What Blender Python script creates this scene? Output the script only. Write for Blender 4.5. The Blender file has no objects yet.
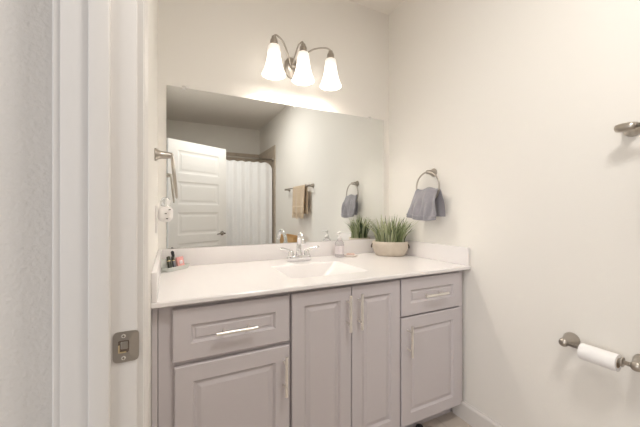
import bpy, bmesh, math, random
from mathutils import Vector, Matrix
random.seed(7)
R = math.radians
S = bpy.context.scene
COL = S.collection

# ------------------------------------------------------------------ camera
cam = bpy.data.cameras.new('camera')
cam.sensor_width = 36.0
cam.lens = 17.225
cam.shift_y = -0.0039
cam.clip_start = 0.02
camo = bpy.data.objects.new('camera', cam)
camo.location = (0.055, -1.895, 1.20)
camo.rotation_euler = (R(90), 0, R(-26.25))
COL.objects.link(camo)
S.camera = camo

# ------------------------------------------------------------------ world, lights, exposure
world = bpy.data.worlds.new('world')
world.use_nodes = True
bg = world.node_tree.nodes['Background']
bg.inputs[0].default_value = (1.0, 0.985, 0.965, 1)
bg.inputs[1].default_value = 0.22
S.world = world
S.view_settings.view_transform = 'Standard'
S.view_settings.look = 'None'
S.view_settings.gamma = 1.0
S.view_settings.exposure = 0.0
S.view_settings.use_curve_mapping = False

BULB_W = 6.5
CEIL_FILL_W = 20.0
SHADE_E = 1.5
HALL_FILL_W = 27.0

S.cycles.diffuse_bounces = 12
# added fill light at the bathroom ceiling, no such lamp is seen
cl = bpy.data.lights.new('ceiling_fill_light', 'AREA')
cl.shape = 'DISK'; cl.size = 0.36; cl.energy = CEIL_FILL_W; cl.color = (1.0, 0.965, 0.91)
clo = bpy.data.objects.new('ceiling_fill_light', cl)
clo.location = (0.70, -1.88, 2.700)
COL.objects.link(clo)
# added fill light in the next room, shining in through the doorway
wl = bpy.data.lights.new('hall_fill_light', 'AREA')
wl.shape = 'RECTANGLE'; wl.size = 1.0; wl.size_y = 1.5; wl.energy = HALL_FILL_W; wl.color = (0.97, 0.98, 1.0)
wlo = bpy.data.objects.new('hall_fill_light', wl)
wlo.location = (-2.0, -2.30, 1.35); wlo.rotation_euler = (R(90), 0, R(-90))
COL.objects.link(wlo)

# ------------------------------------------------------------------ materials
def mat(name, color, rough=0.5, metal=0.0, bump=None, spec=0.5, var=None, trans=0.0, ior=1.45, emit=None, sheen=0.0):
    m = bpy.data.materials.new(name); m.use_nodes = True
    nt = m.node_tree; b = nt.nodes['Principled BSDF']
    b.inputs['Base Color'].default_value = (*color, 1)
    b.inputs['Roughness'].default_value = rough
    b.inputs['Metallic'].default_value = metal
    b.inputs['Specular IOR Level'].default_value = spec
    b.inputs['Transmission Weight'].default_value = trans
    b.inputs['IOR'].default_value = ior
    if sheen: b.inputs['Sheen Weight'].default_value = sheen
    if emit:
        b.inputs['Emission Color'].default_value = (*emit[0], 1)
        b.inputs['Emission Strength'].default_value = emit[1]
    tc = None
    if bump or var:
        tc = nt.nodes.new('ShaderNodeTexCoord')
    if bump:
        scale, strength, dist = bump
        n = nt.nodes.new('ShaderNodeTexNoise'); n.inputs['Scale'].default_value = scale
        n.inputs['Detail'].default_value = 3
        nt.links.new(tc.outputs['Object'], n.inputs['Vector'])
        bp = nt.nodes.new('ShaderNodeBump')
        bp.inputs['Strength'].default_value = strength; bp.inputs['Distance'].default_value = dist
        nt.links.new(n.outputs[0], bp.inputs['Height'])
        nt.links.new(bp.outputs[0], b.inputs['Normal'])
    if var:
        scale, c2 = var
        n = nt.nodes.new('ShaderNodeTexNoise'); n.inputs['Scale'].default_value = scale
        n.inputs['Detail'].default_value = 4
        nt.links.new(tc.outputs['Object'], n.inputs['Vector'])
        mx = nt.nodes.new('ShaderNodeMix'); mx.data_type = 'RGBA'
        mx.inputs['A'].default_value = (*color, 1); mx.inputs['B'].default_value = (*c2, 1)
        nt.links.new(n.outputs[0], mx.inputs['Factor'])
        nt.links.new(mx.outputs['Result'], b.inputs['Base Color'])
    return m

M_WALL = mat('wall_paint', (0.80, 0.78, 0.745), 0.75, bump=(190, 0.10, 0.003), spec=0.25)
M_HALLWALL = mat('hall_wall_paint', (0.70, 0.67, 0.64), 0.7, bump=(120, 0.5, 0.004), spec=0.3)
M_CEIL = mat('ceiling_paint', (0.80, 0.77, 0.73), 0.85, bump=(150, 0.10, 0.003), spec=0.2)
M_TRIM = mat('trim_paint', (0.72, 0.695, 0.675), 0.38, bump=(14, 0.03, 0.002))
M_DOOR = mat('door_paint', (0.80, 0.79, 0.78), 0.4, bump=(22, 0.02, 0.002))
M_CAB = mat('grey_cabinet_paint', (0.555, 0.52, 0.54), 0.42, bump=(60, 0.02, 0.001), var=(3, (0.575, 0.54, 0.56)))
M_GAP = mat('cabinet_shadow_box', (0.20, 0.18, 0.18), 0.7)
M_TOP = mat('cultured_marble', (0.78, 0.755, 0.755), 0.18, var=(5, (0.80, 0.775, 0.775)))
M_NICKEL = mat('brushed_nickel', (0.47, 0.43, 0.385), 0.30, 1.0, bump=(300, 0.05, 0.0005))
M_HANDLE = mat('satin_handle_nickel', (0.90, 0.87, 0.82), 0.30, 1.0, bump=(300, 0.04, 0.0005))
M_CHROME = mat('chrome', (0.83, 0.83, 0.84), 0.08, 1.0)
M_MIRROR = mat('mirror_silver', (0.86, 0.88, 0.87), 0.0, 1.0)
M_MIRROREDGE = mat('mirror_edge', (0.30, 0.36, 0.35), 0.2)
M_SHADE = mat('frosted_shade_glass', (0.95, 0.93, 0.9), 0.4, emit=((1.0, 0.93, 0.84), SHADE_E))
M_SHADENECK = mat('frosted_shade_neck', (0.93, 0.90, 0.86), 0.35, emit=((1.0, 0.92, 0.82), 0.45))
M_BULB = mat('bulb', (1, 1, 1), 0.4, emit=((1.0, 0.92, 0.82), 5.0))
M_GTOWEL = mat('grey_terry', (0.255, 0.25, 0.275), 0.95, bump=(420, 0.7, 0.004), spec=0.1, var=(60, (0.31, 0.30, 0.33)), sheen=0.3)
M_BTOWEL = mat('tan_terry', (0.52, 0.40, 0.28), 0.95, bump=(420, 0.6, 0.004), spec=0.1, var=(50, (0.58, 0.46, 0.33)), sheen=0.3)
M_FRINGE = mat('tan_fringe', (0.66, 0.55, 0.42), 0.95, bump=(300, 0.4, 0.003), spec=0.1)
M_CURTAIN = mat('white_curtain', (0.86, 0.86, 0.87), 0.9, spec=0.15, bump=(200, 0.1, 0.001))
M_PAPER = mat('toilet_paper', (0.86, 0.85, 0.85), 0.95, spec=0.1, bump=(160, 0.15, 0.001))
M_CARD = mat('cardboard_core', (0.45, 0.35, 0.25), 0.9)
M_POT = mat('tan_stoneware', (0.50, 0.43, 0.35), 0.8, bump=(70, 0.3, 0.004), var=(28, (0.64, 0.58, 0.50)))
M_POTDARK = mat('dark_pot_handle', (0.10, 0.075, 0.06), 0.6)
M_SOIL = mat('potting_soil', (0.035, 0.03, 0.022), 0.95, bump=(120, 0.8, 0.006))
M_GRASS = mat('grass_leaf', (0.11, 0.16, 0.05), 0.45, var=(38, (0.34, 0.38, 0.20)))
M_GRASSPALE = mat('pale_grass_leaf', (0.36, 0.40, 0.22), 0.45, var=(38, (0.52, 0.54, 0.38)))
M_GRASSDARK = mat('dark_grass_leaf', (0.04, 0.07, 0.03), 0.5)
M_CLEAR = mat('clear_plastic', (0.95, 0.96, 0.97), 0.06, trans=0.9, ior=1.3)
M_SOAP = mat('clear_soap', (0.88, 0.86, 0.87), 0.12, trans=0.75, ior=1.25)
M_DISH = mat('pale_dish', (0.76, 0.69, 0.65), 0.3)
M_DARKNICKEL = mat('dark_nickel', (0.30, 0.28, 0.26), 0.25, 1.0)
M_LABEL = mat('pale_label', (0.80, 0.78, 0.79), 0.5, var=(120, (0.60, 0.52, 0.55)))
M_WHITEPL = mat('white_plastic', (0.80, 0.78, 0.77), 0.3)
M_BLACK = mat('black_plastic', (0.015, 0.015, 0.018), 0.35)
M_DARKTUBE = mat('dark_olive_tube', (0.035, 0.035, 0.022), 0.35)
M_SILVERTUBE = mat('steel_grey_tube', (0.16, 0.16, 0.18), 0.3, 0.6)
M_PINK = mat('pink_card', (0.62, 0.26, 0.25), 0.5, var=(90, (0.70, 0.38, 0.36)))
M_PINKSOAP = mat('pink_soap', (0.62, 0.45, 0.40), 0.4)
M_ACRYL = mat('greenish_acrylic', (0.88, 0.90, 0.86), 0.12, trans=0.45, ior=1.3)
M_AMBER = mat('amber_liquid', (0.42, 0.22, 0.06), 0.1, trans=0.35, ior=1.3)
M_WICKER = mat('woven_basket', (0.48, 0.28, 0.11), 0.8, bump=(90, 0.8, 0.006), var=(60, (0.60, 0.38, 0.17)))
M_PORC = mat('porcelain', (0.84, 0.83, 0.81), 0.1)
M_HOLE = mat('mortise_shadow', (0.22, 0.17, 0.14), 0.8)
M_BRASSY = mat('raw_brass_edge', (0.80, 0.66, 0.42), 0.3, 1.0)
M_GOLD = mat('warm_metal_band', (0.70, 0.55, 0.30), 0.3, 1.0)

def mat_tile(name, c1, c2, mortar, sx, sy, rough, use='XZ', offset=0.5):
    m = bpy.data.materials.new(name); m.use_nodes = True
    nt = m.node_tree; b = nt.nodes['Principled BSDF']
    b.inputs['Roughness'].default_value = rough
    tc = nt.nodes.new('ShaderNodeTexCoord')
    sp = nt.nodes.new('ShaderNodeSeparateXYZ'); cb = nt.nodes.new('ShaderNodeCombineXYZ')
    nt.links.new(tc.outputs['Object'], sp.inputs[0])
    nt.links.new(sp.outputs['XYZ'.index(use[0])], cb.inputs[0])
    nt.links.new(sp.outputs['XYZ'.index(use[1])], cb.inputs[1])
    br = nt.nodes.new('ShaderNodeTexBrick'); br.offset = offset
    br.inputs['Scale'].default_value = 1.0
    br.inputs['Brick Width'].default_value = sx; br.inputs['Row Height'].default_value = sy
    br.inputs['Mortar Size'].default_value = 0.0025
    br.inputs['Color1'].default_value = (*c1, 1); br.inputs['Color2'].default_value = (*c2, 1)
    br.inputs['Mortar'].default_value = (*mortar, 1)
    nt.links.new(cb.outputs[0], br.inputs['Vector'])
    nz = nt.nodes.new('ShaderNodeTexNoise'); nz.inputs['Scale'].default_value = 9; nz.inputs['Detail'].default_value = 6
    nt.links.new(tc.outputs['Object'], nz.inputs['Vector'])
    mx = nt.nodes.new('ShaderNodeMix'); mx.data_type = 'RGBA'; mx.blend_type = 'OVERLAY'
    mx.inputs['Factor'].default_value = 0.25
    nt.links.new(br.outputs[0], mx.inputs['A']); nt.links.new(nz.outputs[0], mx.inputs['B'])
    nt.links.new(mx.outputs['Result'], b.inputs['Base Color'])
    return m
M_FLOOR = mat_tile('floor_tile', (0.60, 0.53, 0.47), (0.57, 0.51, 0.455), (0.48, 0.43, 0.38), 0.90, 0.16, 0.4, 'YX', 0.35)
M_TILE = mat_tile('shower_tile', (0.50, 0.42, 0.34), (0.46, 0.39, 0.31), (0.36, 0.31, 0.26), 0.33, 0.11, 0.3, 'XZ')
M_TILEY = mat_tile('shower_side_tile', (0.50, 0.42, 0.34), (0.46, 0.39, 0.31), (0.36, 0.31, 0.26), 0.33, 0.11, 0.3, 'YZ')
M_CARPET = mat('hall_carpet', (0.45, 0.40, 0.35), 0.95, bump=(300, 0.8, 0.006), spec=0.1)

# ------------------------------------------------------------------ helpers
def thing(name, label, cat, loc=(0, 0, 0), rot=(0, 0, 0), group=None, kind=None):
    o = bpy.data.objects.new(name, None); COL.objects.link(o)
    o.empty_display_size = 0.05
    o.location = loc; o.rotation_euler = rot
    tag(o, label, cat, group, kind)
    return o

def tag(o, label=None, cat=None, group=None, kind=None):
    if label: o['label'] = label
    if cat: o['category'] = cat
    if group: o['group'] = group
    if kind: o['kind'] = kind
    return o

def origin(o):
    """sum of the un-rotated parents' locations: parts are drawn in the root's unrotated frame"""
    v = Vector((0, 0, 0))
    while o is not None:
        v = v + o.location
        o = o.parent
    return v

def obj(name, bm, m, parent=None, smooth=False, local=False, loc=None):
    """link bm as one mesh object. Verts are given in world axes (local=False) or in the root's frame (local=True)."""
    bmesh.ops.recalc_face_normals(bm, faces=bm.faces[:])
    me = bpy.data.meshes.new(name)
    if loc is not None:
        bmesh.ops.translate(bm, verts=bm.verts[:], vec=-Vector(loc))
    elif parent is not None and not local:
        bmesh.ops.translate(bm, verts=bm.verts[:], vec=-origin(parent))
    bm.to_mesh(me); bm.free()
    if smooth:
        for p in me.polygons: p.use_smooth = True
    o = bpy.data.objects.new(name, me); COL.objects.link(o)
    for mm in (m if isinstance(m, (list, tuple)) else [m]): me.materials.append(mm)
    if parent is not None: o.parent = parent
    if loc is not None: o.location = loc
    return o

def auto_smooth(o, ang=35):
    for p in o.data.polygons: p.use_smooth = True
    es = o.data
    bm = bmesh.new(); bm.from_mesh(es)
    for e in bm.edges:
        e.smooth = not (len(e.link_faces) == 2 and e.calc_face_angle(0) > R(ang))
    bm.to_mesh(es); bm.free()
    return o

def box(bm, x0, x1, y0, y1, z0, z1, bev=0.0, seg=2, mi=0, rot=None, piv=None):
    r = bmesh.ops.create_cube(bm, size=1.0)
    vs = r['verts']
    for v in vs:
        v.co.x = x0 + (v.co.x + .5) * (x1 - x0)
        v.co.y = y0 + (v.co.y + .5) * (y1 - y0)
        v.co.z = z0 + (v.co.z + .5) * (z1 - z0)
    fs = set(f for v in vs for f in v.link_faces)
    if bev:
        es = list(set(e for v in vs for e in v.link_edges))
        rr = bmesh.ops.bevel(bm, geom=es, offset=bev, segments=seg, profile=0.5, affect='EDGES')
        fs = set(rr['faces']) | set(f for f in fs if f.is_valid)
        vs = list(set(v for f in fs for v in f.verts))
    for f in fs:
        if f.is_valid: f.material_index = mi
    if rot is not None:
        pv = Vector(piv) if piv is not None else Vector(((x0+x1)/2, (y0+y1)/2, (z0+z1)/2))
        bmesh.ops.rotate(bm, verts=vs, cent=pv, matrix=rot)
    return vs

def B(*a, **k):
    bm = bmesh.new(); box(bm, *a, **k); return bm

def frames(pts):
    """parallel transported frames along a polyline"""
    pts = [Vector(p) for p in pts]; n = len(pts); T = []
    for i in range(n):
        a = pts[max(i-1, 0)]; b = pts[min(i+1, n-1)]
        T.append((b-a).normalized())
    up = Vector((0, 0, 1)) if abs(T[0].z) < .9 else Vector((1, 0, 0))
    N = [(up - T[0]*up.dot(T[0])).normalized()]
    for i in range(1, n):
        v = N[-1] - T[i]*N[-1].dot(T[i])
        N.append(v.normalized())
    return pts, T, N

def tube(bm, pts, rad, seg=12, mi=0, caps=True, closed=False):
    pts, T, N = frames(pts); rings = []
    if not isinstance(rad, (list, tuple)): rad = [rad]*len(pts)
    if closed:
        n = len(pts)
        T = [(pts[(i+1) % n]-pts[i-1]).normalized() for i in range(n)]
        N = [N[0]]
        N[0] = (N[0]-T[0]*N[0].dot(T[0])).normalized()
        for i in range(1, n):
            v = N[-1]-T[i]*N[-1].dot(T[i]); N.append(v.normalized())
    for p, t, nn, r in zip(pts, T, N, rad):
        bn = t.cross(nn)
        rings.append([bm.verts.new(p + (nn*math.cos(a) + bn*math.sin(a))*r) for a in [2*math.pi*k/seg for k in range(seg)]])
    fs = []
    prs = list(zip(rings, rings[1:])) + ([(rings[-1], rings[0])] if closed else [])
    for a, b in prs:
        for k in range(seg):
            fs.append(bm.faces.new((a[k], a[(k+1) % seg], b[(k+1) % seg], b[k])))
    if caps and not closed:
        fs.append(bm.faces.new(rings[0][::-1])); fs.append(bm.faces.new(rings[-1]))
    for f in fs: f.material_index = mi

def spline(cps, n=8):
    """Catmull-Rom through control points"""
    P = [Vector(c) for c in cps]; P = [P[0]*2-P[1]] + P + [P[-1]*2-P[-2]]; out = []
    for i in range(1, len(P)-2):
        for k in range(n):
            t = k/n
            out.append(0.5*((2*P[i]) + (P[i+1]-P[i-1])*t + (2*P[i-1]-5*P[i]+4*P[i+1]-P[i+2])*t*t + (3*P[i]-P[i-1]-3*P[i+1]+P[i+2])*t**3))
    out.append(P[-2]); return out

def lathe(bm, prof, c=(0, 0, 0), axis='Z', seg=28, mi=0, sx=1.0, sy=1.0, rotz=0.0, cap0=True, cap1=True):
    """prof: list of (radius, height along axis)"""
    c = Vector(c); rings = []
    for r, h in prof:
        ring = []
        for k in range(seg):
            a = 2*math.pi*k/seg
            u, v = r*math.cos(a)*sx, r*math.sin(a)*sy
            if rotz: u, v = u*math.cos(rotz)-v*math.sin(rotz), u*math.sin(rotz)+v*math.cos(rotz)
            if axis == 'Z': p = Vector((u, v, h))
            elif axis == 'Y': p = Vector((u, h, v))
            else: p = Vector((h, u, v))
            ring.append(bm.verts.new(c+p))
        rings.append(ring)
    fs = []
    for a, b in zip(rings, rings[1:]):
        for k in range(seg):
            fs.append(bm.faces.new((a[k], a[(k+1) % seg], b[(k+1) % seg], b[k])))
    if cap0: fs.append(bm.faces.new(rings[0][::-1]))
    if cap1: fs.append(bm.faces.new(rings[-1]))
    for f in fs: f.material_index = mi

def rect_rings(bm, x0, x1, z0, z1, prof, yfront, back=None, mi=0):
    """nested rectangles in the XZ plane facing -y; prof = [(inset, depth)], depth measured behind yfront. Last ring is filled."""
    rings = []
    for ins, dep in prof:
        y = yfront + dep
        rings.append([bm.verts.new((x, y, z)) for x, z in ((x0+ins, z0+ins), (x1-ins, z0+ins), (x1-ins, z1-ins), (x0+ins, z1-ins))])
    for a, b in zip(rings, rings[1:]):
        for k in range(4):
            bm.faces.new((a[k], a[(k+1) % 4], b[(k+1) % 4], b[k]))
    bm.faces.new(rings[-1])
    bm.faces.new(rings[0][::-1])

def struct(name, bm, m, parent=None, smooth=False):
    o = obj(name, bm, m, parent, smooth)
    if parent is None: o['kind'] = 'structure'
    return o

# ------------------------------------------------------------------ room dimensions
W = 1.583          # right wall
HC = 2.719         # ceiling
YF = -3.79         # far wall behind the tub
HX = -0.116        # hall face of the left wall
JY = -1.215        # latch jamb face (towards the camera)
KY = -2.030        # hinge jamb face

struct('floor', B(-1.7, W+.1, YF-.1, .1, -.08, 0), M_FLOOR)
struct('ceiling', B(-1.7, W+.1, YF-.1, .1, HC, HC+.08), M_CEIL)
struct('wall_back', B(HX, W+.1, 0, .1, 0, HC), M_WALL)
struct('wall_right', B(W, W+.1, YF, 0, 0, HC), M_WALL)
struct('wall_far', B(HX, W+.1, YF-.1, YF, 0, HC), M_WALL)
bm = bmesh.new()
box(bm, HX, 0, JY+.02, 0, 0, HC)
box(bm, HX, 0, YF, KY-.02, 0, HC)
box(bm, HX, 0, KY-.02, JY+.02, 2.07, HC)
struct('wall_left', bm, M_WALL)
# the wall of the next room that meets the door casing
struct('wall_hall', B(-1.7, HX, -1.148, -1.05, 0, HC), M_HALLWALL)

# shower tile
struct('wall_shower_back', B(.012, W-.012, YF, YF+.012, 0, 2.256), M_TILE)
struct('wall_shower_right', B(W-.012, W, YF, -2.822, 0, 2.256), M_TILEY)
struct('wall_shower_left', B(0, .012, YF, -2.822, 0, 2.256), M_TILEY)

# baseboards
def baseboard(name, x0, x1, y0, y1, facing):
    bm = bmesh.new()
    d = .014
    prof = [(0, 0), (d, 0), (d, .088), (d*.75, .095), (d*.35, .100), (d*.3, .105), (0, .105)]
    ends = []
    for yy in (y0, y1):
        ends.append([bm.verts.new(((x0 + facing*u), yy, z)) for u, z in prof])
    n = len(prof)
    for k in range(n):
        bm.faces.new((ends[0][k], ends[0][(k+1) % n], ends[1][(k+1) % n], ends[1][k]))
    bm.faces.new(ends[0]); bm.faces.new(ends[1][::-1])
    struct(name, bm, M_TRIM)
baseboard('baseboard_right', W, None, -.61, -2.82, -1)
baseboard('baseboard_left', 0, None, -.72, -1.150, 1)

# ------------------------------------------------------------------ doorway frame with strike plate
fr = bpy.data.objects.new('trim_1', None); COL.objects.link(fr)
fr.location = (HX/2, -1.6, 0); fr['kind'] = 'structure'
fr['label'] = 'white painted door frame around the bathroom doorway'
bm = bmesh.new()
box(bm, HX, 0, JY, JY+.02, 0, 2.05, .0015)
box(bm, HX, 0, KY-.02, KY, 0, 2.05, .0015)
box(bm, HX, 0, KY-.02, JY+.02, 2.05, 2.07, .0015)
auto_smooth(obj('jamb', bm, M_TRIM, fr))
bm = bmesh.new()
box(bm, -.0745, -.0415, JY-.011, JY, 0, 2.05, .003, 3)
box(bm, -.0745, -.0415, KY, KY+.011, 0, 2.05, .003, 3)
box(bm, -.0745, -.0415, KY+.011, JY-.011, 2.039, 2.05, .003, 3)
auto_smooth(obj('stop', bm, M_TRIM, fr))
def casing(bm, xw, sgn, y_in, side, ztop):
    """moulded casing board standing on a wall face: xw wall plane, sgn the way it sticks out, side = +1 grows towards +y"""
    prof = [(0, 0), (0, .010), (.004, .013), (.012, .0135), (.020, .011), (.040, .015), (.050, .016), (.057, .013), (.057, 0)]
    rr = []
    for z in (0, ztop):
        rr.append([bm.verts.new((xw + sgn*t, y_in + side*w, z)) for w, t in prof])
    n = len(prof)
    for k in range(n):
        bm.faces.new((rr[0][k], rr[0][(k+1) % n], rr[1][(k+1) % n], rr[1][k]))
    bm.faces.new(rr[0]); bm.faces.new(rr[1][::-1])
bm = bmesh.new()
casing(bm, 0, 1, JY+.006, 1, 2.056)
casing(bm, 0, 1, KY-.006, -1, 2.056)
box(bm, 0, .0145, KY-.063, JY+.063, 2.056, 2.113, .003)
obj('casing', bm, M_TRIM, fr)['label'] = 'inner casing on the bathroom side'
bm = bmesh.new()
casing(bm, HX, -1, JY+.006, 1, 2.056)
casing(bm, HX, -1, KY-.006, -1, 2.056)
box(bm, HX-.0145, HX, KY-.063, JY+.063, 2.056, 2.113, .003)
obj('casing', bm, M_TRIM, fr)['label'] = 'outer casing on the hall side'

# strike plate: rounded plate with a curved lip, latch hole and two screws
zc = .945
def rrect(u0, u1, v0, v1, r, n=5, radii=None):
    out = []
    cs = ((u1-r, v0+r, -90), (u1-r, v1-r, 0), (u0+r, v1-r, 90), (u0+r, v0+r, 180))
    for cx, cy, a0 in cs:
        for k in range(n+1):
            a = R(a0 + 90*k/n); out.append((cx+r*math.cos(a), cy+r*math.sin(a)))
    return out
bm = bmesh.new()
xa, xb = -.0385, .0035
cols = 10
outer = rrect(xa, xb, zc-.0285, zc+.0285, .008, 6)
def lipy(x):
    return 0 if x < -.006 else -.5*(x+.006)**2/.0095*-1
v0 = [bm.verts.new((x, JY-.0022 + (max(0, x+.004))**2*60*.5, z)) for x, z in outer]
hole = rrect(-.0305, -.0125, zc-.011, zc+.012, .003, 6)
v1 = [bm.verts.new((x, JY-.0022, z)) for x, z in hole]
v2 = [bm.verts.new((x, JY-.0004, z)) for x, z in hole]
v3 = [bm.verts.new((v.co.x, v.co.y+.0018, v.co.z)) for v in v0]
n = len(v0)
for k in range(n):
    j = (k+1) % n
    bm.faces.new((v0[k], v0[j], v1[j], v1[k])); bm.faces.new((v1[k], v1[j], v2[j], v2[k])); bm.faces.new((v3[k], v3[j], v0[j], v0[k]))
sp = obj('strike_plate', bm, M_NICKEL, fr); auto_smooth(sp, 50)
sp['label'] = 'satin nickel strike plate on the jamb'
bm = bmesh.new(); f = bm.faces.new([bm.verts.new((x, JY-.0006, z)) for x, z in hole])
obj('latch_hole', bm, M_HOLE, sp)
bm = bmesh.new()
box(bm, -.0300, -.0272, JY-.0036, JY-.0008, zc-.0105, zc+.004, .0008)
box(bm, -.0300, -.0170, JY-.0036, JY-.0008, zc-.0108, zc-.0080, .0008)
obj('latch_tab', bm, M_BRASSY, sp)
bm = bmesh.new()
box(bm, -.0262, -.0140, JY-.0040, JY-.0009, zc-.004, zc+.0105, .002)
obj('latch_bumper', bm, M_NICKEL, sp)
for dz in (-.0205, .0205):
    bm = bmesh.new()
    lathe(bm, [(.0038, -.0), (.0036, -.0008), (.0016, -.0012)], (-.0215, JY-.0022, zc+dz), 'Y', 14)
    box(bm, -.0235, -.0195, JY-.00385, JY-.0030, zc+dz-.0005, zc+dz+.0005, mi=1)
    box(bm, -.0220, -.0210, JY-.00385, JY-.0030, zc+dz-.002, zc+dz+.002, mi=1)
    obj('screw', bm, [M_HANDLE, M_HOLE], sp)

# ------------------------------------------------------------------ door leaf, swung into the bathroom behind the camera
DW, DH, DT = .80, 2.02, .035
dang = math.atan2(-2.415+2.025, .726-.030)
dr = bpy.data.objects.new('door_1', None); COL.objects.link(dr)
dr.location = (.030, KY+.005, .010); dr.rotation_euler = (0, 0, dang)
dr['kind'] = 'structure'; dr['label'] = 'white five panel door standing open into the bathroom'
bm = bmesh.new()
# local frame: x along the leaf from the hinge, +y towards the mirror side
st, rl = .115, .095
zs = [.17]
ph = (DH - .17 - .115 - 4*rl)/5
xs = [0, st, DW-st, DW]
zz = [0]; z = .17
pan = []
for k in range(5):
    pan.append((z, z+ph)); z += ph + rl
zcuts = sorted(set([0, DH] + [q for p in pan for q in p]))
for face_y, sgn in ((DT, 1), (0, -1)):
    grid = {}
    for i, x in enumerate(xs):
        for j, zv in enumerate(zcuts): grid[i, j] = bm.verts.new((x, face_y, zv))
    for i in range(3):
        for j in range(len(zcuts)-1):
            q = [grid[i, j], grid[i+1, j], grid[i+1, j+1], grid[i, j+1]]
            if i == 1 and any(abs(zcuts[j]-a) < 1e-6 for a, b in pan):
                prev = q
                a, b = zcuts[j], zcuts[j+1]
                for ins, dep in ((.010, .003), (.022, .0045), (.034, .0045), (.052, .002)):
                    cur = [bm.verts.new((x, face_y - sgn*dep, zv)) for x, zv in ((st+ins, a+ins), (DW-st-ins, a+ins), (DW-st-ins, b-ins), (st+ins, b-ins))]
                    for k in range(4): bm.faces.new((prev[k], prev[(k+1) % 4], cur[(k+1) % 4], cur[k]))
                    prev = cur
                bm.faces.new(prev)
            else:
                bm.faces.new(q)
    if sgn == 1: g1 = grid
    else: g0 = grid
nz_ = len(zcuts)
for j in range(nz_-1):
    bm.faces.new((g0[0, j], g0[0, j+1], g1[0, j+1], g1[0, j])); bm.faces.new((g0[3, j], g0[3, j+1], g1[3, j+1], g1[3, j]))
for i in range(3):
    bm.faces.new((g0[i, 0], g0[i+1, 0], g1[i+1, 0], g1[i, 0])); bm.faces.new((g0[i, nz_-1], g0[i+1, nz_-1], g1[i+1, nz_-1], g1[i, nz_-1]))
obj('door_panel', bm, M_DOOR, dr, local=True)
for sgn, y0 in ((1, DT), (-1, 0)):
    bm = bmesh.new(); kx, kz = DW-.065, .895
    lathe(bm, [(.030, y0), (.030, y0+sgn*.006), (.026, y0+sgn*.010), (.012, y0+sgn*.012), (.010, y0+sgn*.045), (.013, y0+sgn*.050), (.013, y0+sgn*.060), (.008, y0+sgn*.062)], (kx, 0, kz), 'Y', 24)
    tube(bm, spline([(kx, y0+sgn*.053, kz), (kx-.04, y0+sgn*.055, kz+.004), (kx-.085, y0+sgn*.053, kz-.002), (kx-.115, y0+sgn*.048, kz-.006)], 5), [.009]*12+[.008]*3+[.006], 10)
    obj('door_lever', bm, M_DARKNICKEL, dr, True, local=True)
for hz in (.22, 1.02, 1.80):
    bm = bmesh.new()
    lathe(bm, [(.0055, hz-.045), (.0065, hz-.044), (.0065, hz+.044), (.0055, hz+.045)], (-.004, -.006, 0), 'Z', 12)
    box(bm, .0, .030, -.0015, .0004, hz-.044, hz+.044)
    obj('hinge', bm, M_HANDLE, dr, local=True)

# ------------------------------------------------------------------ vanity cabinets
YD = -.697      # door fronts
YFF = -.676     # face frame front
ZT = .868
PROF_FRAME = [(0, .019), (0, .003), (.003, 0), (.056, 0), (.059, .004), (.064, .009)]
def pull(p0, p1, parent, name='handle'):
    p0, p1 = Vector(p0), Vector(p1); d = p1-p0
    bm = bmesh.new()
    tube(bm, [p0, p0+d*.004, p0+d*.996, p1], [.0056, .0066, .0066, .0056], 12)
    for t in (.20, .80):
        q = p0 + d*t
        tube(bm, [q, q+Vector((0, .036, 0))], .0042, 10)
    o = obj(name, bm, M_HANDLE, parent); auto_smooth(o, 40)
    return o
def front(name, x0, x1, z0, z1, parent, raised, sw=.058):
    """a slab of frame and panel; the centre panel is a part of its own"""
    bm = bmesh.new()
    prof = [(0, .0195), (0, .003), (.003, 0), (sw, 0), (sw+.003, .004), (sw+.008, .0095)]
    rect_rings(bm, x0, x1, z0, z1, prof, YD)
    f = obj(name, bm, M_CAB, parent)
    bm = bmesh.new()
    a, b, c, d = x0+sw+.0085, x1-sw-.0085, z0+sw+.0085, z1-sw-.0085
    if raised:
        rect_rings(bm, a, b, c, d, [(0, .009), (.006, .0088), (.020, .0040), (.022, .0036)], YD)
    else:
        rect_rings(bm, a, b, c, d, [(0, .009), (.006, .0086), (.010, .006)], YD)
    obj('centre_panel', bm, M_CAB, f)
    return f
def cabinet(name, label, x0, x1, frame_rects):
    t = thing(name, label, 'cabinet', ((x0+x1)/2, -.34, 0), group='bathroom vanity cabinets')
    bm = bmesh.new()
    box(bm, x0, x0+.016, -.655, -.004, .1055, ZT)
    box(bm, x1-.016, x1, -.655, -.004, .1055, ZT)
    box(bm, x0+.016, x1-.016, -.655, -.004, .1055, .122)
    box(bm, x0+.016, x1-.016, -.020, -.004, .122, ZT)
    box(bm, x0+.016, x1-.016, -.655, -.640, .122, ZT-.11)
    obj('carcass', bm, M_GAP, t)
    bm = bmesh.new(); box(bm, x0, x1, -.600, -.004, 0, .105); obj('toe_kick', bm, M_CAB, t)
    bm = bmesh.new()
    for a, b, c, d in frame_rects: box(bm, a, b, YFF, -.655, c, d, .001, 1)
    obj('face_frame', bm, M_CAB, t)
    return t
EPS = .0008
xl0, xl1, xc1, xr1 = .001, .509, 1.098, 1.571
t = cabinet('vanity_cabinet', 'grey left vanity cabinet, wide drawer over one door, next to the door frame', xl0, xl1-EPS,
            [(xl0, .019, .105, ZT), (.021, .074, .105, ZT), (.496, xl1-EPS, .105, ZT), (.074, .496, .105, .125), (.074, .496, .640, .668), (.074, .496, .845, ZT)])
d = front('drawer', .066, .5045, .661, .850, t, False, .060)
pull((.210, YD-.036, .752), (.362, YD-.036, .752), d)
d = front('door', .072, .5045, .108, .643, t, True, .060)
pull((.479, YD-.036, .452), (.479, YD-.036, .612), d)
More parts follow.
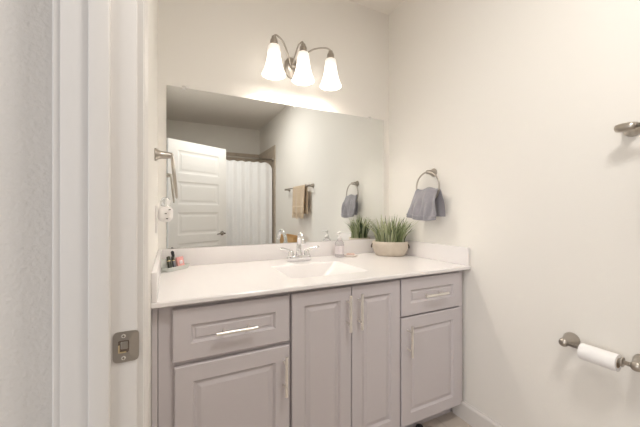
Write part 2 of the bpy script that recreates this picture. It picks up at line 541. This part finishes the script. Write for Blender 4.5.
t = cabinet('vanity_cabinet', 'grey middle vanity cabinet with two tall doors under the sink', xl1+EPS, xc1-EPS,
            [(xl1+EPS, .522, .105, ZT), (1.086, xc1-EPS, .105, ZT), (.790, .828, .105, ZT), (.522, .790, .105, .125), (.828, 1.086, .105, .125), (.522, .790, .843, ZT), (.828, 1.086, .843, ZT)])
d = front('door', .5155, .8065, .108, .853, t, True, .057)
d['label'] = 'left door of the pair'
pull((.7812, YD-.036, .660), (.7812, YD-.036, .822), d)
d = front('door', .8105, 1.0935, .108, .853, t, True, .057)
d['label'] = 'right door of the pair'
pull((.8425, YD-.036, .660), (.8425, YD-.036, .822), d)
t = cabinet('vanity_cabinet', 'grey right vanity cabinet, narrow drawer over one door, against the right wall', xc1+EPS, xr1,
            [(xc1+EPS, 1.112, .105, ZT), (1.524, xr1, .105, ZT), (1.112, 1.524, .105, .125), (1.112, 1.524, .640, .668), (1.112, 1.524, .845, ZT)])
d = front('drawer', 1.1025, 1.533, .667, .856, t, False, .060)
pull((1.232, YD-.036, .762), (1.394, YD-.036, .762), d)
d = front('door', 1.1025, 1.533, .108, .658, t, True, .060)
pull((1.1405, YD-.036, .470), (1.1405, YD-.036, .625), d)

# ------------------------------------------------------------------ vanity top with integral basin
TZ = .890; YT = -.722
top = thing('vanity_countertop', 'long white cultured marble vanity top with an integral basin', 'countertop', (W/2, -.36, ZT+.001))
bm = bmesh.new()
N = 6
def loop(pts, z): return [bm.verts.new((x, y, z)) for x, y in pts]
X0, X1 = .001, W-.001
Lb = loop(rrect(X0, X1, YT+.006, -.001, .002, N), ZT+.001)
Lm = loop(rrect(X0, X1, YT, -.001, .002, N), ZT+.005)
Lt0 = loop(rrect(X0, X1, YT, -.001, .002, N), TZ-.005)
Lt = loop(rrect(X0, X1, YT+.004, -.001, .002, N), TZ)
rim = rrect(.560, .990, -.590, -.236, .022, N)
r0 = loop(rim, TZ)
r1 = loop(rrect(.564, .985, -.586, -.240, .022, N), TZ-.004)
r2 = loop(rrect(.570, .975, -.580, -.245, .022, N), TZ-.010)
r3 = loop(rrect(.690, .862, -.548, -.266, .030, N), TZ-.110)
r4 = loop(rrect(.712, .840, -.530, -.285, .028, N), TZ-.117)
r5 = loop(rrect(.758, .794, -.425, -.389, .0165, N), TZ-.120)
n = len(Lb)
ls = [Lb, Lm, Lt0, Lt, r0, r1, r2, r3, r4, r5]
for a, b in zip(ls, ls[1:]):
    for k in range(n): bm.faces.new((a[k], a[(k+1) % n], b[(k+1) % n], b[k]))
bm.faces.new(r5)
# underside skirt follows the slab only
o = obj('slab', bm, M_TOP, top); auto_smooth(o, 28)
bm = bmesh.new(); box(bm, X0, X1, -.019, -.001, TZ, TZ+.100, .0025); auto_smooth(obj('backsplash', bm, M_TOP, top))
for xa, xb in ((X0, .019), (W-.019, X1)):
    bm = bmesh.new(); box(bm, xa, xb, YT+.004, -.0195, TZ, TZ+.102, .0025); auto_smooth(obj('side_splash', bm, M_TOP, top))
bm = bmesh.new()
lathe(bm, [(.021, 0), (.021, .002), (.016, .004), (.010, .0035)], (.776, -.407, TZ-.1198), 'Z', 24)
obj('drain', bm, M_CHROME, top, True)

# ------------------------------------------------------------------ mirror
mi_ = thing('wall_mirror', 'large frameless mirror on the wall above the vanity', 'mirror', (.79, -.004, .992))
bm = bmesh.new()
box(bm, .043, 1.5325, -.0065, -.001, .9925, 1.8945)
for f in bm.faces:
    f.material_index = 0 if f.normal.y < -.9 else 1
obj('mirror_glass', bm, [M_MIRROR, M_MIRROREDGE], mi_)
for x in (.13, .80, 1.40):
    bm = bmesh.new(); box(bm, x-.010, x+.010, -.0095, -.001, 1.885, 1.905, .002)
    obj('clip', bm, M_CLEAR if x == .80 else M_CHROME, mi_)

# ------------------------------------------------------------------ vanity light with three bell shades
LY = -.150
vl = thing('vanity_light', 'brushed nickel vanity light with three glowing white bell shades above the mirror', 'light fixture', (.775, 0, 2.15))
bm = bmesh.new()
pc = (.775, 0, 2.140)
lathe(bm, [(.062, -.001), (.062, -.008), (.056, -.016), (.040, -.022), (.020, -.026)], pc, 'Y', 32, sx=.78, sy=1.12)
lathe(bm, [(.016, -.022), (.018, -.036), (.013, -.046), (.008, -.050)], pc, 'Y', 20)
obj('back_plate', bm, M_NICKEL, vl, True)
for lx in (.612, .800, .992):
    s = (lx-.775)
    bm = bmesh.new()
    pts = spline([(.775+s*.06, -.030, 2.135), (.775+s*.22, -.055, 2.185), (.775+s*.52, -.095, 2.243), (.775+s*.85, -.135, 2.252), (lx, LY, 2.236), (lx, LY, 2.215)], 7)
    tube(bm, pts, .0052, 10)
    obj('arm', bm, M_NICKEL, vl, True)
    bm = bmesh.new()
    lathe(bm, [(.008, 2.236), (.013, 2.233), (.015, 2.226), (.013, 2.221), (.019, 2.217), (.023, 2.205), (.023, 2.186), (.028, 2.181), (.028, 2.176)], (lx, LY, 0), 'Z', 24)
    obj('socket_cup', bm, M_NICKEL, vl, True)
    bm = bmesh.new()
    th = .003
    outp = [(.030, 2.178), (.034, 2.171), (.036, 2.160), (.037, 2.140), (.040, 2.115), (.045, 2.085), (.052, 2.055), (.061, 2.028), (.069, 2.012), (.071, 2.004)]
    prof = outp + [(r-th, z) for r, z in outp[::-1]]
    lathe(bm, prof, (lx, LY, 0), 'Z', 32, cap0=False, cap1=False)
    for f in bm.faces:
        f.material_index = 1 if f.calc_center_median().z > 2.148 else 0
    obj('lamp_shade', bm, [M_SHADE, M_SHADENECK], vl, True)
    bm = bmesh.new()
    lathe(bm, [(.010, 2.172), (.011, 2.150), (.016, 2.140), (.022, 2.125), (.023, 2.110), (.018, 2.096), (.008, 2.091)], (lx, LY, 0), 'Z', 20)
    obj('bulb', bm, M_BULB, vl, True)
    l = bpy.data.lights.new('bulb_light', 'POINT'); l.energy = BULB_W; l.color = (1.0, .935, .84); l.shadow_soft_size = .018
    lo = bpy.data.objects.new('bulb_light', l); lo.location = (lx, LY, 2.066); COL.objects.link(lo)

# ------------------------------------------------------------------ made-up fixture for the ceiling fill light (out of frame, lights the room)
cf = thing('fill_light_fixture', 'added round flat ceiling fill light with a white trim ring, out of view', 'ceiling light', (.70, -1.88, HC))
bm = bmesh.new(); lathe(bm, [(.215, HC-.0005), (.215, HC-.006), (.205, HC-.012), (.192, HC-.010), (.190, HC-.0005)], (.70, -1.88, 0), 'Z', 48, cap0=False, cap1=False); obj('trim_ring', bm, M_TRIM, cf, True)
bm = bmesh.new(); lathe(bm, [(.189, HC-.001), (.189, HC-.008), (.08, HC-.010)], (.70, -1.88, 0), 'Z', 48); obj('lens', bm, M_SHADE, cf, True)

# ------------------------------------------------------------------ faucet
fc = thing('sink_faucet', 'chrome two handle faucet with a high arc spout behind the basin', 'faucet', (.780, -.128, TZ))
fx, fy = .780, -.128
bm = bmesh.new()
lathe(bm, [(.080, TZ+.0003), (.080, TZ+.024), (.077, TZ+.033), (.068, TZ+.037)], (fx, fy, 0), 'Z', 32, sx=1, sy=.36)
obj('base_plate', bm, M_CHROME, fc, True)
bm = bmesh.new()
tube(bm, spline([(fx, fy, TZ+.018), (fx, fy, TZ+.075), (fx, fy-.002, TZ+.118), (fx-.005, fy-.026, TZ+.160), (fx-.010, fy-.062, TZ+.170), (fx-.014, fy-.095, TZ+.145), (fx-.015, fy-.106, TZ+.112)], 7), [.020]*5+[.016]*6+[.0125]*32, 16)
obj('spout', bm, M_CHROME, fc, True)
for s in (-1, 1):
    hx = fx + s*.052
    bm = bmesh.new()
    lathe(bm, [(.024, TZ+.030), (.022, TZ+.038), (.018, TZ+.048), (.018, TZ+.057), (.016, TZ+.064), (.008, TZ+.068)], (hx, fy, 0), 'Z', 20)
    pts = spline([(hx, fy, TZ+.060), (hx+s*.028, fy-.006, TZ+.074), (hx+s*.058, fy-.012, TZ+.082), (hx+s*.080, fy-.016, TZ+.082)], 5)
    tube(bm, pts, [.0075]*5+[.0065]*5+[.0075]*5+[.005], 10)
    obj('lever_handle', bm, M_CHROME, fc, True)

# ------------------------------------------------------------------ soap pump and soap dish right of the basin
bx, by = 1.088, -.098
pb = thing('pump_bottle', 'clear soap pump bottle with a pale label right of the faucet', 'soap bottle', (bx, by, TZ))
bm = bmesh.new()
lathe(bm, [(.024, TZ+.0005), (.030, TZ+.004), (.031, TZ+.012), (.031, TZ+.085), (.028, TZ+.100), (.016, TZ+.112), (.013, TZ+.118)], (bx, by, 0), 'Z', 28)
obj('bottle', bm, M_SOAP, pb, True)
bm = bmesh.new()
lathe(bm, [(.0314, TZ+.022), (.0316, TZ+.024), (.0316, TZ+.076), (.0314, TZ+.078)], (bx, by, 0), 'Z', 28, cap0=False, cap1=False)
obj('bottle_label', bm, M_LABEL, pb, True)
bm = bmesh.new()
lathe(bm, [(.014, TZ+.116), (.015, TZ+.122), (.014, TZ+.132), (.006, TZ+.136), (.0045, TZ+.152), (.008, TZ+.156), (.009, TZ+.166), (.006, TZ+.170)], (bx, by, 0), 'Z', 18)
tube(bm, [(bx, by, TZ+.162), (bx-.020, by-.016, TZ+.164), (bx-.036, by-.028, TZ+.158)], [.0055, .0048, .0038], 10)
obj('pump', bm, M_WHITEPL, pb, True)
sx_, sy_ = 1.160, -.125
sd = thing('soap_dish', 'low pale soap dish between the pump bottle and the planter', 'soap dish', (sx_, sy_, TZ))
bm = bmesh.new()
lathe(bm, [(.036, TZ+.0005), (.044, TZ+.004), (.050, TZ+.014), (.047, TZ+.0145), (.042, TZ+.006), (.030, TZ+.004)], (sx_, sy_, 0), 'Z', 28, sx=1.0, sy=.62, rotz=R(-30))
obj('dish', bm, M_DISH, sd, True)
bm = bmesh.new()
box(bm, sx_-.030, sx_+.026, sy_-.015, sy_+.015, TZ+.0050, TZ+.024, .007, 3, rot=Matrix.Rotation(R(-30), 3, 'Z'))
auto_smooth(tag(obj('soap_bar', bm, M_PINKSOAP, None, loc=(sx_, sy_, TZ+.005)), 'pink soap bar lying in the pale soap dish', 'soap'))

# ------------------------------------------------------------------ planter with grass
px, py = 1.437, -.196
pr = R(-39.0)
pl = thing('potted_grass', 'green spiky artificial grass in an oval tan bowl by the right end of the vanity', 'plant', (px, py, TZ))
bm = bmesh.new()
lathe(bm, [(.088, TZ+.0005), (.098, TZ+.004), (.113, TZ+.030), (.122, TZ+.060), (.124, TZ+.085), (.121, TZ+.098), (.117, TZ+.100), (.113, TZ+.097), (.112, TZ+.084)], (px, py, 0), 'Z', 40, sx=1, sy=.66, rotz=pr, cap1=False)
pot = obj('planter_bowl', bm, M_POT, pl, True)
bm = bmesh.new()
lathe(bm, [(.111, TZ+.082), (.08, TZ+.088), (.03, TZ+.090)], (px, py, 0), 'Z', 32, sx=1, sy=.64, rotz=pr)
obj('soil', bm, M_SOIL, pl, True)
for s in (-1, 1):
    bm = bmesh.new()
    cxh = px + s*.1195*math.cos(pr); cyh = py + s*.1195*math.sin(pr)
    dx, dy = math.cos(pr)*s, math.sin(pr)*s
    ex, ey = -math.sin(pr), math.cos(pr)
    pts = [(cxh+dx*.004*q+ex*w, cyh+dy*.004*q+ey*w, TZ+zq) for q, w, zq in ((0, -.018, .085), (1.6, -.015, .070), (1.9, 0, .056), (1.6, .015, .070), (0, .018, .085))]
    tube(bm, spline(pts, 4), .0045, 8)
    obj('bowl_handle', bm, M_POTDARK, pl, True)
bm = bmesh.new()
cth, sth = math.cos(pr), math.sin(pr)
for i in range(210):
    a = random.uniform(0, 2*math.pi); rr = math.sqrt(random.random())
    u, v = rr*.098*math.cos(a), rr*.058*math.sin(a)
    base = Vector((px + u*cth - v*sth, py + u*sth + v*cth, TZ+.086))
    out = Vector((u*cth - v*sth, u*sth + v*cth, 0))
    out = out/.098 + Vector((random.uniform(-.45, .45), random.uniform(-.45, .45), 0))
    L = random.uniform(.125, .218)*(1.04-.10*rr)
    bend = random.uniform(.2, .95)
    w = random.uniform(.0048, .0082)
    side = Vector((math.cos(a+random.uniform(-1, 1)+1.57), math.sin(a+random.uniform(-1, 1)+1.57), 0))
    prev = None; K = 5; mi_blade = random.choice((0, 0, 1, 1, 1, 2))
    for k in range(K+1):
        t = k/K
        p = base + Vector((0, 0, 1))*L*(t - .22*bend*t*t) + out*L*.72*bend*t*t
        p.x = min(p.x, W-.022 if p.z < TZ+.11 else W-.004)
        p.y = min(p.y, -.024 if p.z < TZ+.11 else -.010)
        ww = w*(1-.92*t**1.6)
        cur = (bm.verts.new(p-side*ww), bm.verts.new(p+side*ww+Vector((0, 0, .0008))))
        if prev: bm.faces.new((prev[0], prev[1], cur[1], cur[0])).material_index = mi_blade
        prev = cur
obj('grass_blades', bm, [M_GRASS, M_GRASSPALE, M_GRASSDARK], pl)

# ------------------------------------------------------------------ towel rings, towel bar and towels
def flange(bm, xw, s, y, z, r=.026, reach=.05):
    """round wall flange with a tapered post, standing on x = xw and pointing along s"""
    lathe(bm, [(r, s*.0005), (r, s*.005), (r*.86, s*.011), (r*.70, s*.018), (r*.60, s*.028), (r*.56, s*(reach-.018)), (r*.50, s*(reach-.006)), (r*.46, s*reach+s*.008), (r*.25, s*reach+s*.012)], (xw, y, z), 'X', 24)
def torus(bm, c, rad, r, plane='YZ', seg=40):
    pts = [(c[0], c[1]+rad*math.cos(2*math.pi*k/seg), c[2]+rad*math.sin(2*math.pi*k/seg)) for k in range(seg)]
    tube(bm, pts, r, 10, closed=True)
RY, RZ, RR = -.452, 1.352, .095
tr = thing('towel_ring', 'nickel towel ring on the right wall holding the grey hand towel', 'towel ring', (W, RY, RZ+RR))
bm = bmesh.new(); flange(bm, W, -1, RY, RZ+RR, .027, .052); obj('mounting_post', bm, M_NICKEL, tr, True)
bm = bmesh.new(); torus(bm, (W-.056, RY, RZ), RR, .0052); obj('ring', bm, M_NICKEL, tr, True)
tl = thing('towel_ring', 'empty nickel towel ring on the left wall beside the mirror', 'towel ring', (0, -.42, 1.440))
bm = bmesh.new(); flange(bm, 0, 1, -.420, 1.440, .027, .060); obj('mounting_post', bm, M_NICKEL, tl, True)
bm = bmesh.new(); torus(bm, (.066, -.420, 1.348), .090, .0052); bmesh.ops.rotate(bm, verts=bm.verts[:], cent=(.066, -.42, 1.438), matrix=Matrix.Rotation(R(-6), 3, 'Y')); obj('ring', bm, M_NICKEL, tl, True)

def cloth(name, m, parent, verts_fn, nu, nv, thick):
    bm = bmesh.new(); g = {}
    for i in range(nu+1):
        for j in range(nv+1): g[i, j] = bm.verts.new(verts_fn(i/nu, j/nv))
    for i in range(nu):
        for j in range(nv): bm.faces.new((g[i, j], g[i+1, j], g[i+1, j+1], g[i, j+1]))
    o = obj(name, bm, m, parent, True)
    md = o.modifiers.new('thick', 'SOLIDIFY'); md.thickness = thick; md.offset = 0
    ss = o.modifiers.new('smooth', 'SUBSURF'); ss.levels = 1; ss.render_levels = 1
    return o
def ease(t): return t*t*(3-2*t)

# grey hand towel through the right ring: s runs from the wall-side hem over the ring to the room-side hem
gx = W-.056; gz = RZ-RR+.085
def gtowel(u, s):
    w = u-.5
    ztop = RZ-.020 + .006*math.cos(w*9+.6)
    if s < .42:      # wall side layer
        q = 1-s/.42
        z = ztop - q*(ztop-1.165)
        xo = .010 + .012*ease(min(1, q*2)) + .004*math.sin(u*15+q*2)*q
        wid = .165 + .010*ease(min(1, q*1.5)); yc = -.470 - .016*q
    elif s < .58:
        q = (s-.42)/.16
        z = ztop + .010*math.sin(math.pi*q); xo = .010*math.cos(math.pi*q)
        wid = .180; yc = -.456
    else:            # room side layer
        q = (s-.58)/.42
        z = ztop - q*(ztop-1.140 - .012*w - .05*w*w)
        xo = -.012 - .014*ease(min(1, q*2.5)) - .030*q - (.012*math.sin(u*16+1.2+q*2.3) + .008*math.sin(u*29+2-q*4))*ease(min(1, q*1.3))*(1.05-.35*q)
        wid = .186 + .048*ease(min(1, q*1.15)); yc = -.452 + .004*q
    return Vector((gx+xo, yc + w*wid, z))
gt = cloth('hand_towel', M_GTOWEL, None, gtowel, 28, 36, .006)
tag(gt, 'grey terry hand towel hanging from the right wall ring', 'towel')
# woven hem band
def hem(u, s):
    p = gtowel(u, .935+.03*s); return p+Vector((-.0045, 0, 0))
hb = cloth('hem_band', M_GTOWEL, gt, hem, 28, 2, .003)

# towel bar with the tan towel (its near bracket shows at the right edge, the rest only in the mirror)
BZ = 1.500; BX = W-.062
tb = thing('towel_bar', 'nickel towel bar high on the right wall at the right edge', 'towel bar', (W, -1.78, BZ))
bm = bmesh.new(); tube(bm, [(BX, -1.375, BZ), (BX, -2.20, BZ)], .0085, 16); obj('bar', bm, M_NICKEL, tb, True)
for y in (-1.395, -2.18):
    bm = bmesh.new()
    lathe(bm, [(.027, -.0005), (.027, -.006), (.023, -.014), (.014, -.030), (.011, -.048), (.012, -.058), (.0165, -.062)], (W, y, BZ), 'X', 24)
    lathe(bm, [(.006, -.030), (.013, -.026), (.016, -.014), (.016, .014), (.013, .026), (.006, .030)], (BX, y, BZ), 'Y', 20)
    obj('bracket', bm, M_NICKEL, tb, True)
def btowel(u, s):
    w = u-.5
    if s < .40:
        q = 1-s/.40
        z = BZ + .006 - q*.34; xo = .012 + .004*math.sin(u*12)*q; yc = -1.655+.015*q; wid = .40
    elif s < .5:
        q = (s-.40)/.10
        z = BZ + .006 + .009*math.sin(math.pi*q); xo = .012*math.cos(math.pi*q); yc = -1.655-.015*q; wid = .40
    else:
        q = (s-.5)/.5
        z = BZ + .006 - q*.335; xo = -.012 - .010*math.sin(u*13+.6)*q - .006*q; yc = -1.67; wid = .40 - .03*ease(q)
    return Vector((BX+xo, yc - w*wid, z))
bt = cloth('bath_towel', M_BTOWEL, None, btowel, 24, 36, .007)
tag(bt, 'tan fringed towel over the towel bar, seen in the mirror', 'towel')
def bhem(u, s):
    p = btowel(u, .86+.03*s); return p + Vector((-.005, 0, 0))
cloth('woven_band', M_FRINGE, bt, bhem, 24, 2, .003)
bm = bmesh.new()
for i in range(46):
    u = (i+.5)/46
    p = btowel(u, 1.0)
    q = p + Vector((random.uniform(-.004, .004), random.uniform(-.004, .004), -random.uniform(.050, .072)))
    tube(bm, [p+Vector((0, 0, .004)), (p+q)/2+Vector((random.uniform(-.003, .003), 0, 0)), q], [.0028, .0036, .0022], 6)
obj('fringe', bm, M_FRINGE, bt)

# ------------------------------------------------------------------ toilet paper holder and roll
TPZ = .657; TX = W-.066
ya, yb = -1.205, -1.425
tp = thing('toilet_paper_holder', 'nickel two post toilet paper holder low on the right wall', 'toilet paper holder', (W, -1.3, TPZ))
for y in (ya, yb):
    bm = bmesh.new()
    lathe(bm, [(.030, -.0005), (.030, -.008), (.027, -.016), (.022, -.028), (.018, -.042), (.017, -.056), (.0175, -.066), (.013, -.076)], (W, y, TPZ), 'X', 24)
    obj('post', bm, M_NICKEL, tp, True)
bm = bmesh.new()
tube(bm, [(TX, ya-.004, TPZ), (TX, yb+.004, TPZ)], .0075, 14)
lathe(bm, [(.008, 0), (.017, .001), (.017, .006), (.008, .007)], (TX, -1.392, TPZ), 'Y', 20)
obj('spindle', bm, M_NICKEL, tp, True)
rc = (TX, 0, TPZ-.0095)
bm = bmesh.new()
y0, y1 = -1.266, -1.378
lathe(bm, [(.0185, y0), (.0305, y0), (.031, y0-.002), (.031, y1+.002), (.0305, y1), (.0185, y1), (.0175, y1+.001), (.0175, y0-.001)], rc, 'Y', 40, cap0=False, cap1=False)
bm.verts.ensure_lookup_table()
m0 = bm.verts[:]
# close the inner bore
seg = 40; first = m0[:seg]; last = m0[-seg:]
for k in range(seg): bm.faces.new((first[k], last[k], last[(k+1) % seg], first[(k+1) % seg]))
roll = thing('toilet_paper_roll', 'nearly used white toilet paper roll on its holder', 'toilet paper', (TX, -1.322, TPZ-.0095))
auto_smooth(obj('paper', bm, M_PAPER, roll), 40)
bm = bmesh.new()
lathe(bm, [(.0170, y0+.0005), (.0170, y1-.0005), (.0160, y1-.0005), (.0160, y0+.0005)], rc, 'Y', 32, cap0=False, cap1=False)
obj('cardboard_core', bm, M_CARD, roll)

# ------------------------------------------------------------------ left wall: outlet with a plug-in device
wo = thing('wall_outlet', 'white outlet plate on the left wall behind the plug-in device', 'outlet', (0, -.30, 1.165))
bm = bmesh.new(); box(bm, .0005, .006, -.338, -.262, 1.100, 1.225, .002); obj('cover_plate', bm, M_WHITEPL, wo)
bm = bmesh.new(); box(bm, .006, .0085, -.317, -.283, 1.112, 1.150, .001); obj('receptacle', bm, M_WHITEPL, wo)
pg = thing('plug_in_device', 'white plug-in device with dark vents standing out from the left wall outlet', 'plug-in device', (.0085, -.30, 1.18))
bm = bmesh.new(); box(bm, .0088, .072, -.330, -.270, 1.150, 1.222, .022, 5); auto_smooth(obj('housing', bm, M_WHITEPL, pg))
bm = bmesh.new(); lathe(bm, [(.012, 1.219), (.021, 1.226), (.022, 1.240), (.016, 1.258), (.006, 1.264)], (.040, -.300, 0), 'Z', 20); obj('refill_bottle', bm, M_CLEAR, pg, True)
for dx, z in ((.058, 1.206), (.042, 1.188), (.047, 1.165)):
    bm = bmesh.new(); box(bm, dx-.0045, dx+.0045, -.3308, -.3285, z-.0022, z+.0022, .0008); obj('vent', bm, M_BLACK, pg)

# ------------------------------------------------------------------ cosmetics tray in the left corner
cx0, cy0 = .082, -.104
tyr = R(43)
ty = thing('cosmetics_tray', 'clear greenish tray in the left corner of the vanity top', 'tray', (cx0, cy0, TZ), (0, 0, tyr))
bm = bmesh.new()
lo = rrect(-.070, .070, -.030, .030, .014, 5)
hi = rrect(-.078, .078, -.037, .037, .016, 5)
def L2(pts, z, k=1.0): return [bm.verts.new((x*k, y*k, z)) for x, y in pts]
a = [L2(lo, .0005), L2(lo, .003), L2(hi, .022), L2(hi, .0225, .965), L2(lo, .006, .95)]
n = len(lo)
for p, q in zip(a, a[1:]):
    for k in range(n): bm.faces.new((p[k], p[(k+1) % n], q[(k+1) % n], q[k]))
bm.faces.new(a[-1]); bm.faces.new(a[0][::-1])
obj('dish', bm, M_ACRYL, ty, local=True)
# a clear divider stands along the back of the tray
bm = bmesh.new(); box(bm, -.066, .066, .021, .025, .0055, .060, .001)
obj('back_panel', bm, M_ACRYL, ty, local=True)
def along(u, v, z): 
    c, s = math.cos(tyr), math.sin(tyr)
    return Vector((cx0+u*c-v*s, cy0+u*s+v*c, TZ+z))
def stick(name, label, cat, u, lean, h, r, mats, tipm=None, back=.017, v0=-.012):
    p, q = along(u, v0, .0075), along(u+lean, back, h)
    root = thing(name, label, cat, tuple(p))
    d = q-p
    bm = bmesh.new(); tube(bm, [p, p+d*.03, p+d*.58, p+d*.6], [r*.8, r, r, r*.9], 14); auto_smooth(obj('tube', bm, mats[0], root))
    bm = bmesh.new(); tube(bm, [p+d*.6, p+d*.66], r*.92, 14); auto_smooth(obj('band', bm, mats[1], root))
    bm = bmesh.new(); tube(bm, [p+d*.66, p+d*.97, q], [r*.95, r*.85, r*.6], 14); auto_smooth(obj('cap', bm, mats[2], root))
    return root
stick('cosmetics_tube', 'dark olive tube leaning in the tray, nearest the left wall', 'cosmetics', -.040, .014, .072, .0105, (M_DARKTUBE, M_GOLD, M_DARKTUBE))
stick('cosmetics_tube', 'dark grey tube in the tray between the olive tube and pink card', 'cosmetics', -.010, .012, .070, .0085, (M_SILVERTUBE, M_GOLD, M_DARKTUBE))
p, q = along(.006, -.004, .0075), along(.002, .020, .098)
root = thing('makeup_brush', 'slim steel brush with a dark tip rising above the tray', 'brush', tuple(p))
bm = bmesh.new(); tube(bm, [p, p+(q-p)*.62], [.0035, .0042], 10); obj('brush_stem', bm, M_CHROME, root, True)
bm = bmesh.new(); tube(bm, [p+(q-p)*.62, p+(q-p)*.75, p+(q-p)*.93, q], [.0050, .0080, .0085, .004], 12); obj('brush_tip', bm, M_BLACK, root, True)
pc_ = along(.040, -.004, .0075)
bm = bmesh.new(); box(bm, -.024, .024, -.005, .005, .001, .056, .002)
card = obj('cosmetics_box', bm, M_PINK); card.location = tuple(pc_); card.rotation_euler = (R(-14), 0, tyr+R(4))
tag(card, 'small pink box leaning at the right end of the tray', 'box')
bm = bmesh.new(); box(bm, -.011, .011, -.0068, -.0058, .018, .036, .0003)
obj('box_label', bm, M_LABEL, card, local=True)

# ------------------------------------------------------------------ shower curtain and rod (seen in the mirror)
CY, CZ = -2.915, 2.030
rd = thing('shower_curtain_rod', 'nickel shower curtain rod across the tub alcove, seen in the mirror', 'curtain rod', (W/2, CY, CZ))
bm = bmesh.new(); tube(bm, [(.013, CY, CZ), (W-.013, CY, CZ)], .0125, 16); obj('rod', bm, M_NICKEL, rd, True)
for xw, s in ((.012, 1), (W-.012, -1)):
    bm = bmesh.new(); lathe(bm, [(.034, s*.0005), (.034, s*.006), (.024, s*.016), (.015, s*.020)], (xw, CY, CZ), 'X', 24); obj('flange', bm, M_NICKEL, rd, True)
sc = thing('shower_curtain', 'white pleated shower curtain hanging in front of the tub, seen in the mirror', 'shower curtain', (.75, CY, 1.0))
def curt(u, s):
    x = .10 + u*(1.452)
    z = 1.985 - s*1.86
    if u > .95: z -= (1-s)**6*((u-.95)/.05)**2*.10
    y = CY + (.010+.008*s)*math.sin(u*2*math.pi*11 + .7*math.sin(u*9)) + .010*math.sin(u*7+s)
    z += -.012*(1-s)**8*(1-math.cos(u*2*math.pi*12))*.5
    return Vector((x, y, z))
co = cloth('curtain_panel', M_CURTAIN, sc, curt, 150, 24, .002)
for k in range(12):
    x = .12 + k*(1.385/11)
    bm = bmesh.new()
    pts = [(x, CY+.019*math.cos(2*math.pi*i/16), CZ-.012+.030*math.sin(2*math.pi*i/16)) for i in range(16)]
    tube(bm, pts, .0022, 6, closed=True)
    obj('curtain_ring', bm, M_NICKEL, sc)

# ------------------------------------------------------------------ toilet under the towel bar, with the things on its tank (seen in the mirror)
to = thing('toilet', 'white toilet against the right wall under the towel bar', 'toilet', (1.30, -1.84, 0))
tyc = -1.84
bm = bmesh.new(); box(bm, 1.372, 1.555, -2.115, -1.565, .40, .735, .022, 4); auto_smooth(obj('tank', bm, M_PORC, to))
bm = bmesh.new(); box(bm, 1.362, 1.562, -2.130, -1.550, .736, .760, .009, 3); auto_smooth(obj('tank_lid', bm, M_PORC, to))
bm = bmesh.new()
for_prof = [(.125, .0005), (.120, .04), (.105, .16), (.120, .26), (.175, .36), (.195, .39), (.196, .40)]
lathe(bm, [(r, z) for r, z in for_prof], (1.13, tyc, 0), 'Z', 36, sx=1.22)
box(bm, 1.20, 1.44, tyc-.115, tyc+.115, .02, .398, .03, 3)
auto_smooth(obj('bowl', bm, M_PORC, to))
bm = bmesh.new(); lathe(bm, [(.198, .401), (.200, .407), (.200, .425), (.194, .436), (.05, .440)], (1.13, tyc, 0), 'Z', 40, sx=1.22); obj('seat_lid', bm, M_PORC, to, True)
bm = bmesh.new(); tube(bm, [(1.371, -2.06, .69), (1.352, -2.06, .69), (1.350, -1.99, .684)], .006, 8); obj('flush_lever', bm, M_CHROME, to)
bk = thing('storage_basket', 'brown woven basket on the toilet tank, seen in the mirror', 'basket', (1.46, -1.838, .760))
bm = bmesh.new()
lo = rrect(-.055, .055, -.255, .255, .02, 4); hi = rrect(-.063, .063, -.270, .270, .022, 4)
a = [[bm.verts.new((x*k, y*k, z)) for x, y in pts] for pts, z, k in ((lo, .0005, 1), (hi, .118, 1), (hi, .122, .985), (hi, .118, .95), (lo, .008, .95))]
n = len(lo)
for p, q in zip(a, a[1:]):
    for k in range(n): bm.faces.new((p[k], p[(k+1) % n], q[(k+1) % n], q[k]))
bm.faces.new(a[-1]); bm.faces.new(a[0][::-1])
obj('basket_body', bm, M_WICKER, bk, local=True)
bm = bmesh.new(); pts = [(x, y, .121) for x, y in hi]; tube(bm, pts, .006, 8, closed=True); obj('woven_rim', bm, M_WICKER, bk, local=True)
# ------------------------------------------------------------------ dark door stop on the floor under the right cabinet
ds = thing('door_stop', 'small dark round stop on the floor below the right cabinet', 'door stop', (1.281, -.637, 0))
bm = bmesh.new(); lathe(bm, [(.020, .0005), (.022, .004), (.022, .020), (.017, .030), (.008, .034)], (0, 0, 0), 'Z', 24); obj('rubber_cap', bm, M_BLACK, ds, True, local=True)
bm = bmesh.new(); lathe(bm, [(.0225, .0008), (.0245, .002), (.0245, .005), (.0225, .006)], (0, 0, 0), 'Z', 24, cap0=False, cap1=False); obj('metal_base', bm, M_SILVERTUBE, ds, True, local=True)
